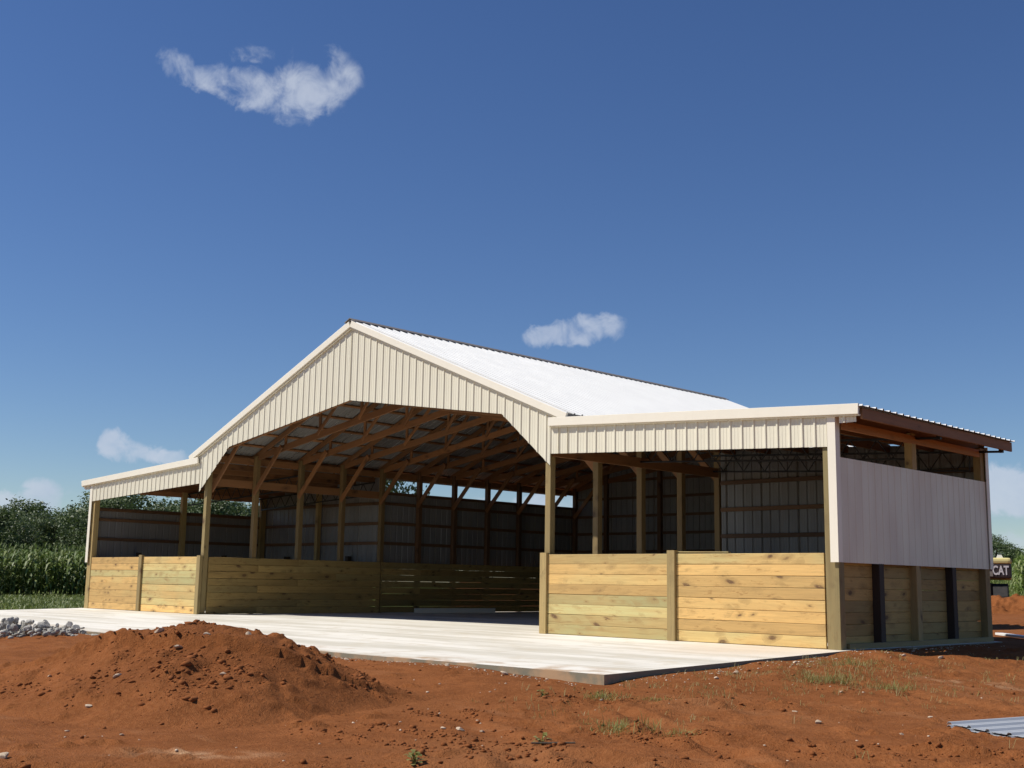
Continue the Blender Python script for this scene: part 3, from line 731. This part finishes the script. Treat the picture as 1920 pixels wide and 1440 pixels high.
ok = (dn > rs.uniform(-.05, .42, n)) & ~((np.abs(px) < XO) & (py > YF-.05)); px, py = px[ok], py[ok]
sz = .007+.032*rs.power(.28, len(px))*rs.uniform(.2, 1, len(px))
v, f = lumps(np.column_stack((px, py, height(px, py)+sz*.2)), sz, .8, 12)
tag(link('dirt_clods', np_mesh('dirt_clods', v, f), M_CLOD), 'small red clods scattered over the rutted ground', 'clods', kind='stuff')
# pale grit along the slab edges and over the dirt
n = 800; t_ = rs.uniform(0, 1, n); px = np.where(t_ < .4, rs.uniform(3, 12.5, n), np.where(t_ < .75, 12.5+np.abs(rs.normal(0, .35, n)), rs.uniform(8, 19, n)))
py = np.where(t_ < .4, YF-.08-np.abs(rs.normal(0, .22, n)), np.where(t_ < .75, rs.uniform(-5.9, 4.5, n), rs.uniform(-14, -1, n)))
sz = rs.uniform(.005, .015, n)*rs.uniform(.6, 1.5, n); okk = ~((np.abs(px) < XO+.02) & (py > YF-.02)); px, py, sz = px[okk], py[okk], sz[okk]
v, f = lumps(np.column_stack((px, py, height(px, py)+sz*.2)), sz, .7, 13)
tag(link('pale_grit', np_mesh('pale_grit', v, f), M_PALE), 'pale grit and pebbles strewn over the dirt', 'grit', kind='stuff')

def rock_mesh(name, seed, rough=.32):
    rs_ = np.random.RandomState(seed); import bmesh
    bm = bmesh.new(); bmesh.ops.create_icosphere(bm, subdivisions=2, radius=1)
    pl = [(Vector(rs_.normal(size=3)).normalized(), rs_.uniform(.45, .8)) for _ in range(9)]
    sc = Vector((rs_.uniform(.9, 1.3), rs_.uniform(.7, 1), rs_.uniform(.55, .85)))
    for v_ in bm.verts:
        for nn, dd in pl:
            e = v_.co.dot(nn)-dd
            if e > 0: v_.co -= nn*e
        v_.co = Vector((v_.co.x*sc.x, v_.co.y*sc.y, v_.co.z*sc.z))*(1+rs_.uniform(-.05, .05))
    me_ = bpy.data.meshes.new(name); bm.to_mesh(me_); bm.free(); return me_
RM = [rock_mesh('rock', 40+q) for q in range(5)]
for q in RM: q.materials.append(M_ROCK)
SM = [rock_mesh('pale_stone', 60+q) for q in range(4)]
for q in SM: q.materials.append(M_PALE)
# grey rock heap at the left end of the apron
HC = np.array((-1.35, -7.25)); hv = -RV
cnt = 0
for layer, (n, z, rad_s, rad_q) in enumerate(((80, .0, 1.7, .75), (44, .11, 1.35, .5), (16, .21, .95, .25))):
    for q in range(n):
        s_ = random.uniform(-1, 1)*rad_s; qq = random.uniform(-1, 1)*rad_q
        if layer and s_ > .9: z_ = z*.8
        p = HC+RV*(s_)+FV*qq; r_ = random.choice((random.uniform(.04, .08), random.uniform(.05, .10), random.uniform(.08, .15)))*(1.1 if layer else .95)
        o = bpy.data.objects.new('rock', random.choice(RM)); COL.objects.link(o)
        o.location = (p[0], p[1], hz(p[0], p[1], False)+z+r_*.35+.02); o.scale = (r_, r_, r_)
        o.rotation_euler = (random.uniform(0, 6), random.uniform(0, 6), random.uniform(0, 6))
        tag(o, 'angular grey rock in the heap beside the left end of the concrete apron', 'rock', 'grey rocks heaped by the concrete apron')
n = 900; s_ = rs.normal(0, 1.15, n); qq = rs.normal(0, .45, n); s_ = np.where(rs.uniform(0, 1, n) < .2, rs.uniform(0, 3.2, n), s_)
px = HC[0]+RV[0]*s_+FV[0]*qq; py = HC[1]+RV[1]*s_+FV[1]*qq
sz = rs.uniform(.02, .07, n); v, f = lumps(np.column_stack((px, py, height(px, py, False)+rs.uniform(0, .12, n)*(np.abs(s_) < 1.6))), sz, .8, 15)
tag(link('gravel', np_mesh('gravel', v, f), M_ROCK), 'small grey gravel spilling round the rock heap', 'gravel', kind='stuff')
# single pale stones that can be picked out
for x, y, s_ in [(14.45, -10.13, .05), (14.29, -10.17, .035), (13.88, -9.38, .035), (14.36, -9.79, .03), (12.42, -11.67, .03), (13.49, -13.45, .06), (15.35, -6.48, .045),
              (16.51, -6.01, .03), (16.88, -7.34, .03), (12.78, -12.21, .025), (13.53, .74, .07), (13.2, .2, .06), (14.62, -4.25, .04), (15.9, -7.0, .05), (13.15, -4.6, .05), (12.95, -3.9, .07), (12.8, -2.2, .06),
              (12.75, 1.5, .06), (12.85, 1.9, .05), (10.0, -6.15, .06), (11.1, -6.2, .07), (8.2, -6.4, .05)]:
    o = bpy.data.objects.new('pale_stone', random.choice(SM)); COL.objects.link(o)
    o.location = (x, y, hz(x, y)+s_*.25); o.scale = (s_*.85, s_*.85, s_*.5); o.rotation_euler = (random.uniform(-.4, .4), random.uniform(-.4, .4), random.uniform(0, 6))
    tag(o, 'small pale stone lying loose on the flat red dirt', 'stone', 'pale stones lying on the flat dirt')
for px_, py_, s_ in [(-.91, .3, .07), (-1.2, -.7, .045), (-.2, -.45, .06), (.1, -.8, .06), (.35, -.7, .05), (.7, -.35, .05), (.75, -1.6, .05), (-.35, -2.0, .04), (-.3, -1.4, .05)]:
    x, y = MC+RV*px_+FV*py_
    zz_ = float(mz[np.argmin((mx-x)**2+(my-y)**2)])
    o = bpy.data.objects.new('pale_stone', random.choice(SM)); COL.objects.link(o)
    o.location = (x, y, zz_+s_*.3); o.scale = (s_, s_*.8, s_*.5); o.rotation_euler = (random.uniform(-.5, .5), random.uniform(-.5, .5), random.uniform(0, 6))
    tag(o, 'small pale stone lying on the heap of red dirt', 'stone', 'pale stones on the dirt heap')

# ------------------------------------------------------------------ plants
def blades(pts, hgt, wid, per, spread, seed, lean=.6):
    rs_ = np.random.RandomState(seed); V = []; Fc = []; q = 0
    for p, hh in zip(pts, hgt):
        for _ in range(per):
            a = rs_.uniform(0, 6.28); d = np.array((math.cos(a), math.sin(a), 0)); sd_ = np.array((-d[1], d[0], 0))
            b0 = np.array(p)+np.array((rs_.normal(0, spread), rs_.normal(0, spread), 0)); l = hh*rs_.uniform(.55, 1.1); le = lean*rs_.uniform(.2, 1.3)
            w_ = wid*rs_.uniform(.7, 1.3)
            m_ = b0+d*l*le*.35+np.array((0, 0, l*.62)); e = b0+d*l*le+np.array((0, 0, l*(1-.35*le)))
            V += [b0-sd_*w_, b0+sd_*w_, m_+sd_*w_*.8, m_-sd_*w_*.8, e+sd_*w_*.15, e-sd_*w_*.15]
            Fc += [(q, q+1, q+2, q+3), (q+3, q+2, q+4, q+5)]; q += 6
    return np.array(V), np.array(Fc)
def weed(x, y, label, kind, size, seed, n=60):
    rs_ = np.random.RandomState(seed)
    r = empty('weed', (x, y, hz(x, y)-.005)); tag(r, label, 'weed')
    if kind == 'grass':
        pts = [(rs_.normal(0, size*.7), rs_.normal(0, size*.7), 0) for _ in range(int(n*.6))]
        v, f = blades(pts, [size*rs_.uniform(.2, .8) for _ in pts], .0022, 5, .035, seed, 1.6)
        link('foliage', np_mesh('foliage', v, f), M_WEED, r)
    else:
        mbs = MB(); V = []; Fc = []; q = 0
        for _ in range(n):
            a = rs_.uniform(0, 6.28); l = size*rs_.uniform(.3, 1); z = size*rs_.uniform(.1, .9); d = np.array((math.cos(a), math.sin(a), 0)); s2 = np.array((-d[1], d[0], 0)); w_ = size*.18
            b0 = d*l*.3+np.array((0, 0, z*.8)); m_ = d*l*.7+np.array((0, 0, z*1.05)); e = d*l+np.array((0, 0, z*.9))
            V += [b0-s2*w_*.3, b0+s2*w_*.3, m_+s2*w_, m_-s2*w_, e+s2*w_*.2, e-s2*w_*.2]; Fc += [(q, q+1, q+2, q+3), (q+3, q+2, q+4, q+5)]; q += 6
            mbs.tube((0, 0, 0), tuple(b0), .004, .002, 4)
        link('foliage', np_mesh('foliage', V, Fc), M_WEED, r); mbs.build('stem', M_WEED, r)
weed(13.48, -7.17, 'low spreading green weed just in front of the slab corner', 'grass', .17, 1, 70)
weed(13.95, -6.9, 'small grassy weed a little right of the slab corner', 'grass', .12, 9, 30)
weed(15.10, -8.85, 'largest feathery weed clump in the rutted dirt below the slab corner', 'grass', .22, 2, 90)
weed(15.62, -8.6, 'thin ragged weed right of the largest clump in the ruts', 'grass', .15, 3, 40)
weed(15.42, -10.21, 'small broad leaved green seedling beside a twig in the foreground dirt', 'leaf', .10, 4, 16)
weed(15.50, -11.55, 'broad leaved green seedling at the bottom edge of the picture', 'leaf', .11, 5, 18)
weed(13.03, -7.6, 'tiny upright weed left of the slab corner', 'leaf', .09, 6, 14)
weed(14.04, -3.62, 'scrubby grass clump on the dirt right of the concrete apron', 'grass', .26, 7, 110)
weed(13.25, -1.5, 'thin grass clump close to the edge of the concrete near the corner post', 'grass', .24, 8, 60)
weed(14.85, -3.5, 'loose grass tuft furthest right on the dirt beside the apron', 'grass', .22, 10, 60)
weed(17.3, -10.2, 'sparse grass tuft in the foreground ruts', 'grass', .10, 12, 25)
n = 720; px = 13.7+rs.normal(0, .85, n); py = -2.6+rs.normal(0, 1.5, n); px = np.where(rs.uniform(0, 1, n) < .25, rs.uniform(12.6, 18, n), px); py = np.where(rs.uniform(0, 1, n) < .25, rs.uniform(-9, 2, n), py)
o_ = px > XO+.1; px, py = px[o_], py[o_]
v, f = blades(np.column_stack((px, py, height(px, py))), rs.uniform(.03, .11, len(px))*(.5+1.2*vnoise(px*1.3, py*1.3, 5)), .0022, 5, .035, 31, 1.6)
tag(link('dry_grass', np_mesh('dry_grass', v, f), M_STRAW), 'sparse dry grass growing in the dirt right of the apron', 'grass', kind='stuff')
board('twig', (15.42, -10.32, hz(15.42, -10.32)+.02), (15.68, -10.12, hz(15.68, -10.12)+.025), .012, .012, M_BARK, None); tag(bpy.data.objects['twig'], 'dark twig lying beside a seedling in the foreground', 'twig')

# grass strip in front of the corn, and on the rise to the right
def polar(az, d): a = R(az); return CAM.x+math.sin(a)*d, CAM.y+math.cos(a)*d
n = 5200; az = rs.uniform(-71, -58.5, n); dd = rs.uniform(42, 67, n); px = CAM.x+np.sin(np.radians(az))*dd; py = CAM.y+np.cos(np.radians(az))*dd
kk = ss(dd, 41, 56)+fbm(px, py, .15, 3, 8)*1.2 > rs.uniform(0, .9, n); px, py = px[kk], py[kk]
v, f = blades(np.column_stack((px, py, height(px, py, False))), rs.uniform(.08, .26, len(px)), .022, 3, .15, 41, 1.3)
tag(link('grass', np_mesh('grass', v, f), M_GRASS), 'strip of green grass growing between the yard and the corn', 'grass', kind='stuff')
n = 4200; az = rs.uniform(-26, -12, n); dd = rs.uniform(60, 108, n); px = CAM.x+np.sin(np.radians(az))*dd; py = CAM.y+np.cos(np.radians(az))*dd
v, f = blades(np.column_stack((px, py, height(px, py, False))), rs.uniform(.15, .45, len(px)), .03, 3, .15, 42, .8)
tag(link('grass', np_mesh('grass', v, f), M_GRASS), 'green grass growing on the rise beyond the right rear of the barn', 'grass', kind='stuff')

def corn(name, plants, seed, label):
    rs_ = np.random.RandomState(seed); V = []; Fc = []; q = 0; TV = MB()
    for x, y in plants:
        z = hz(x, y, False) if False else None
    P = np.array(plants); Z = height(P[:, 0], P[:, 1], False)
    for (x, y), z in zip(P, Z):
        H = rs_.uniform(2.1, 2.6); b0 = np.array((x, y, z)); ph = rs_.uniform(0, 6.28)
        for k_ in range(10):
            zz_ = H*(.10+.085*k_+rs_.uniform(-.02, .02)); a = ph+math.pi*k_+rs_.uniform(-.5, .5); L_ = rs_.uniform(.55, .95)*(1-.35*abs(k_-5)/5.); w_ = .062
            d = np.array((math.cos(a), math.sin(a), 0)); s2 = np.array((-d[1], d[0], 0)); bb = b0+np.array((0, 0, zz_))
            p1 = bb+d*L_*.45+np.array((0, 0, L_*.38)); p2 = bb+d*L_*.85+np.array((0, 0, L_*.22)); p3 = bb+d*L_*1.05+np.array((0, 0, -L_*.25))
            V += [bb-s2*w_*.5, bb+s2*w_*.5, p1+s2*w_, p1-s2*w_, p2+s2*w_*.8, p2-s2*w_*.8, p3+s2*.006, p3-s2*.006]
            Fc += [(q, q+1, q+2, q+3), (q+3, q+2, q+4, q+5), (q+5, q+4, q+6, q+7)]; q += 8
        s3 = .022; V += [b0+np.array((-s3, 0, 0)), b0+np.array((s3, 0, 0)), b0+np.array((s3*.6, 0, H)), b0+np.array((-s3*.6, 0, H)), b0+np.array((0, -s3, 0)), b0+np.array((0, s3, 0)), b0+np.array((0, s3*.6, H)), b0+np.array((0, -s3*.6, H))]
        Fc += [(q, q+1, q+2, q+3), (q+4, q+5, q+6, q+7)]; q += 8
        top = b0+np.array((0, 0, H))
        for k_ in range(4):
            a = rs_.uniform(0, 6.28); e = top+np.array((math.cos(a)*.12, math.sin(a)*.12, rs_.uniform(.1, .28))); s2 = np.array((-math.sin(a), math.cos(a), 0))*.012
            V += [top-s2, top+s2, e+s2, e-s2]; Fc += [(q, q+1, q+2, q+3)]; q += 4
    me_ = np_mesh(name, np.array(V), np.array(Fc)); o = link(name, me_, M_CORN); return tag(o, label, 'corn', kind='stuff')
c0 = np.array((-40.9, 9.5)); cu = np.array((.42, .907)); cv = np.array((-.907, .42)); pl = []
for row in range(11):
    for k_ in range(int(38/.25)):
        p = c0+cu*(-18+k_*.25+random.uniform(-.06, .06))+cv*(row*.76+random.uniform(-.06, .06)); pl.append(tuple(p))
corn('corn_field', pl, 5, 'tall green corn standing in a dense field left of the barn')
pl = []
for row in range(9):
    for k_ in range(int(20/.25)):
        x, y = polar(-22.2, 84); p = np.array((x, y))+np.array((.93, .37))*(1.2+k_*.25+random.uniform(-.08, .08))+np.array((-.37, .93))*(row*.8); pl.append(tuple(p))
corn('corn_field', pl, 6, 'patch of corn on the rise behind the excavator')

# trees
def tree_meshes(seed, H, Rr, base=.18, ncl=74, per=115, ls=.26):
    rs_ = np.random.RandomState(seed); V = []; Fc = []; q = 0; cl_ = []
    while len(cl_) < ncl:
        d = rs_.normal(size=3); d /= np.linalg.norm(d); r_ = rs_.uniform(.35, 1.0)**.6
        z = .5+.5*d[2]*r_
        wz = (.55+.75*z) if z < .45 else (.92-.75*(z-.45)**1.3*1.2)
        p = np.array((d[0]*r_*Rr*wz, d[1]*r_*Rr*wz, H*(base+(1-base)*z*.93))); cl_.append((p, Rr*rs_.uniform(.16, .34)))
    for p, cr_ in cl_:
        for _ in range(per):
            d = rs_.normal(size=3); d /= np.linalg.norm(d); c_ = p+d*cr_*rs_.uniform(.3, 1.1)*np.array((1.15, 1.15, .8))
            n_ = d*.6+rs_.normal(size=3)*.6+np.array((0, 0, .4)); n_ /= np.linalg.norm(n_)
            a = np.cross(n_, rs_.normal(size=3)); a /= np.linalg.norm(a); b_2 = np.cross(n_, a); s_ = ls*rs_.uniform(.5, 1.15)
            V += [c_-a*s_*.55, c_-b_2*s_*.32+n_*s_*.1, c_+a*s_*.6, c_+b_2*s_*.32+n_*s_*.1]; Fc.append((q, q+1, q+2, q+3)); q += 4
    crown = np_mesh('crown', np.array(V), np.array(Fc)); crown.materials.append(M_TREE)
    mb = MB(); mb.tube((0, 0, -.3), (.05, .05, H*.35), .022*H, .015*H, 8); mb.tube((.05, .05, H*.35), (-.1, .1, H*.8), .015*H, .004*H, 7)
    for p, _ in cl_[:14]:
        z0_ = max(H*.15, p[2]*.55); mb.tube((.03, .03, z0_), tuple(p), .006*H, .002*H, 5)
    trunk = mb.mesh('trunk'); trunk.materials.append(M_BARK)
    return crown, trunk
TM = [tree_meshes(1, 9, 3.6), tree_meshes(2, 9, 3.0, .12), tree_meshes(3, 9, 4.2, .14, 85), tree_meshes(4, 9, 2.6, .1, 60)]
def tree(az, d, H, k_, label, group=None, wide=1.):
    x, y = polar(az, d); r = empty('tree', (x, y, hz(x, y, False)-.1), random.uniform(0, 6.28)); s_ = H/9.; r.scale = (s_*wide, s_*wide, s_)
    for nm, me_ in zip(('crown', 'trunk'), TM[k_]): o = link(nm, me_, None, r)
    tag(r, label, 'tree', group)
az = -76.; q = 0
def far_lab(k_, az):
    d_ = ['rounded dark green tree', 'narrow dark green tree', 'broad spreading green tree', 'slim pointed green tree'][k_]
    return d_+(' behind the cornfield, left of the barn' if az < -63.2 else ' seen through the open left wing' if az < -53.8 else ' behind the barn, beyond its left wall')
while az < -50.5:
    k_ = random.choice((0, 0, 1, 2, 2, 3)); d = random.uniform(104, 122)
    tree(az, d, (random.uniform(5.9, 8.0) if az < -63.2 else random.uniform(7.0, 9.0))*d/112, k_, far_lab(k_, az), 'trees behind the cornfield', random.uniform(.95, 1.3)); az += random.uniform(1.0, 1.5); q += 1
az = -75.5
while az < -50:
    k_ = random.choice((0, 2, 2)); tree(az, random.uniform(132, 150), random.uniform(8.2, 10.2) if az < -63.3 else random.uniform(9.4, 11.2), k_, far_lab(k_, az).replace('green tree', 'green tree of the rear row'), 'trees behind the cornfield', random.uniform(1.1, 1.4)); az += random.uniform(.9, 1.4)
tree(-50.75, 62, 9.6, 2, 'tall leafy tree seen through the gap under the main roof', None, .52)
az = -27.
while az < -8:
    k_ = random.choice((0, 2, 2, 3)); tree(az, random.uniform(150, 185), random.uniform(3.4, 5.6), k_, ['rounded tree on the far skyline right of the barn', '', 'broad tree on the far skyline right of the barn', 'slim tree on the far skyline right of the barn'][k_], 'far trees right of the barn', random.uniform(1., 1.4)); az += random.uniform(.9, 1.8)
tree(-22.25, 118, 3.5, 2, 'nearest dark tree just right of the barn above the excavator', None, 2.2)
# far wood closing the horizon elsewhere
for az0, az1 in ((-50, -27), (-8, 4)):
    az = az0
    while az < az1: tree(az, random.uniform(170, 230), random.uniform(8, 11) if az0 == -50 else random.uniform(10, 14), random.choice((0, 2)), 'distant tree on the far side of the fields', 'distant trees across the fields', 1.4); az += 2.2

# ------------------------------------------------------------------ dirt pile and excavator, right rear
PC = np.array(polar(-21.2, 51)); er = np.array((.932, .362)); ef = np.array((-.362, .932))
n1, n2 = 150, 70; sg = np.linspace(-3.2, 5.5, n1); qg = np.linspace(-1.7, 1.7, n2); SG, QG = np.meshgrid(sg, qg)
ax = PC[0]+SG.ravel()*er[0]+QG.ravel()*ef[0]; ay = PC[1]+SG.ravel()*er[1]+QG.ravel()*ef[1]
cr_ = np.interp(SG.ravel(), [-3.2, -2.2, -.6, .5, 1.2, 2.5, 4.2, 5.5], [0, .46, .60, .56, .46, .50, .34, 0]); pr = np.clip(1-np.abs(QG.ravel())/1.6, 0, 1)**.9
hh = cr_*pr; az_ = height(ax, ay, False)-.06+hh+ss(hh, 0, .15)*(.06+fbm(ax, ay, 1.6, 4, 61)*.5+fbm(ax, ay, 5, 3, 66)*.25)
i, j = np.meshgrid(np.arange(n1-1), np.arange(n2-1)); k = (j*n1+i).ravel()
tag(link('dirt_pile', np_mesh('dirt_pile', np.column_stack((ax, ay, az_)), np.column_stack((k, k+1, k+n1+1, k+n1)), False), M_MOUND), 'lumpy red dirt pile in front of the excavator behind the barn', 'dirt pile')

ex, ey = polar(-21.66, 54.6)
EX = empty('excavator', (ex-er[0]*1.20, ey-er[1]*1.20, hz(ex, ey, False)-.02), math.atan2(er[1], er[0]))
tag(EX, 'yellow and black tracked excavator parked behind the barn, seen from the rear', 'excavator')
# local axes: x to its right as seen from behind, y forward (away from the camera)
def rbox(lo, hi, name, mt, parent=EX, bev=.06, seg=2):
    import bmesh
    me_ = MB().box(lo, hi).mesh(name); bm = bmesh.new(); bm.from_mesh(me_); bmesh.ops.bevel(bm, geom=bm.edges, offset=bev, segments=seg, affect='EDGES', profile=.6); bm.to_mesh(me_); bm.free()
    return link(name, me_, mt, parent)
for sx in (-1, 1):
    prof = [(-.15, .18), (-.05, .02), (.2, -.02), (3.3, -.02), (3.65, .1), (3.75, .45), (3.65, .9), (3.3, 1.10), (.3, 1.10), (.0, .95), (-.15, .6)]
    o = MB().prism(prof, 0, sx*.75-.28, sx*.75+.28).build('track', M_TRK, EX)
    for q in range(14): rbox((sx*.75-.30, -.1+q*.27, -.03), (sx*.75+.30, .03+q*.27, 1.13 if 1 < q < 12 else .3), 'track_shoe', M_TRK, o, .02, 1)
rbox((-.45, .4, .5), (.45, 3.2, 1.15), 'undercarriage', M_TRK)
cw = rbox((-1.22, -.02, 1.34), (1.22, .95, 1.98), 'counterweight', M_DKP, EX, .10, 3)
rbox((-1.24, -.05, 1.93), (1.24, 1.0, 2.20), 'engine_hood', M_YEL, EX, .14, 3)
rbox((-1.20, .9, 1.30), (1.20, 3.3, 2.10), 'body', M_YEL, EX, .06)
cab = rbox((-1.2, 1.7, 2.1), (-.25, 3.3, 3.0), 'cab', M_YEL, EX, .06)
rbox((-1.23, 1.85, 2.25), (-.22, 3.15, 2.9), 'cab_window', M_GLASS, cab, .03)
rbox((-1.05, 1.66, 2.3), (-.4, 3.34, 2.85), 'cab_window', M_GLASS, cab, .03)
for x in (.22, .78):
    o = MB().prism([(x-.15, 2.18), (x+.15, 2.18), (x+.08, 2.33), (x-.08, 2.33)], 1, .35, .42).build('lifting_eye', M_WHITE, EX)
mb = MB(); mb.prism([(2.9, 1.5), (3.4, 1.4), (5.2, 1.75), (7.6, 1.0), (7.7, 1.25), (5.1, 2.15), (3.0, 2.0)], 0, -.25, .17); mb.build('boom', M_YEL, EX)
mb = MB(); mb.prism([(7.3, 1.4), (7.8, 1.3), (8.6, .5), (8.3, .4)], 0, -.2, .12); mb.build('stick', M_YEL, EX)
mb = MB(); mb.prism([(8.1, .9), (8.7, .9), (8.8, .4), (8.4, .02), (7.8, .02), (7.6, .5)], 0, -.49, .41); mb.build('bucket', M_TRK, EX)
rbox((-.15, -.055, 1.42), (.50, -.035, 1.62), 'warning_plate', M_CAP, EX, .004, 1)
fc = bpy.data.curves.new('lettering', 'FONT'); fc.body = 'CAT'; fc.size = .52; fc.extrude = .008; fc.offset = .014; fc.align_x = 'CENTER'
fo = bpy.data.objects.new('lettering_curve', fc); COL.objects.link(fo)
bpy.context.view_layer.update(); dg = bpy.context.evaluated_depsgraph_get()
lm = bpy.data.meshes.new_from_object(fo.evaluated_get(dg)); bpy.data.objects.remove(fo)
lm.materials.clear(); lo_ = link('lettering', lm, M_LET, EX)
lo_.location = (.80, -.032, 1.50); lo_.rotation_euler = (R(90), 0, 0); lo_.scale = (.62, 1, 1)
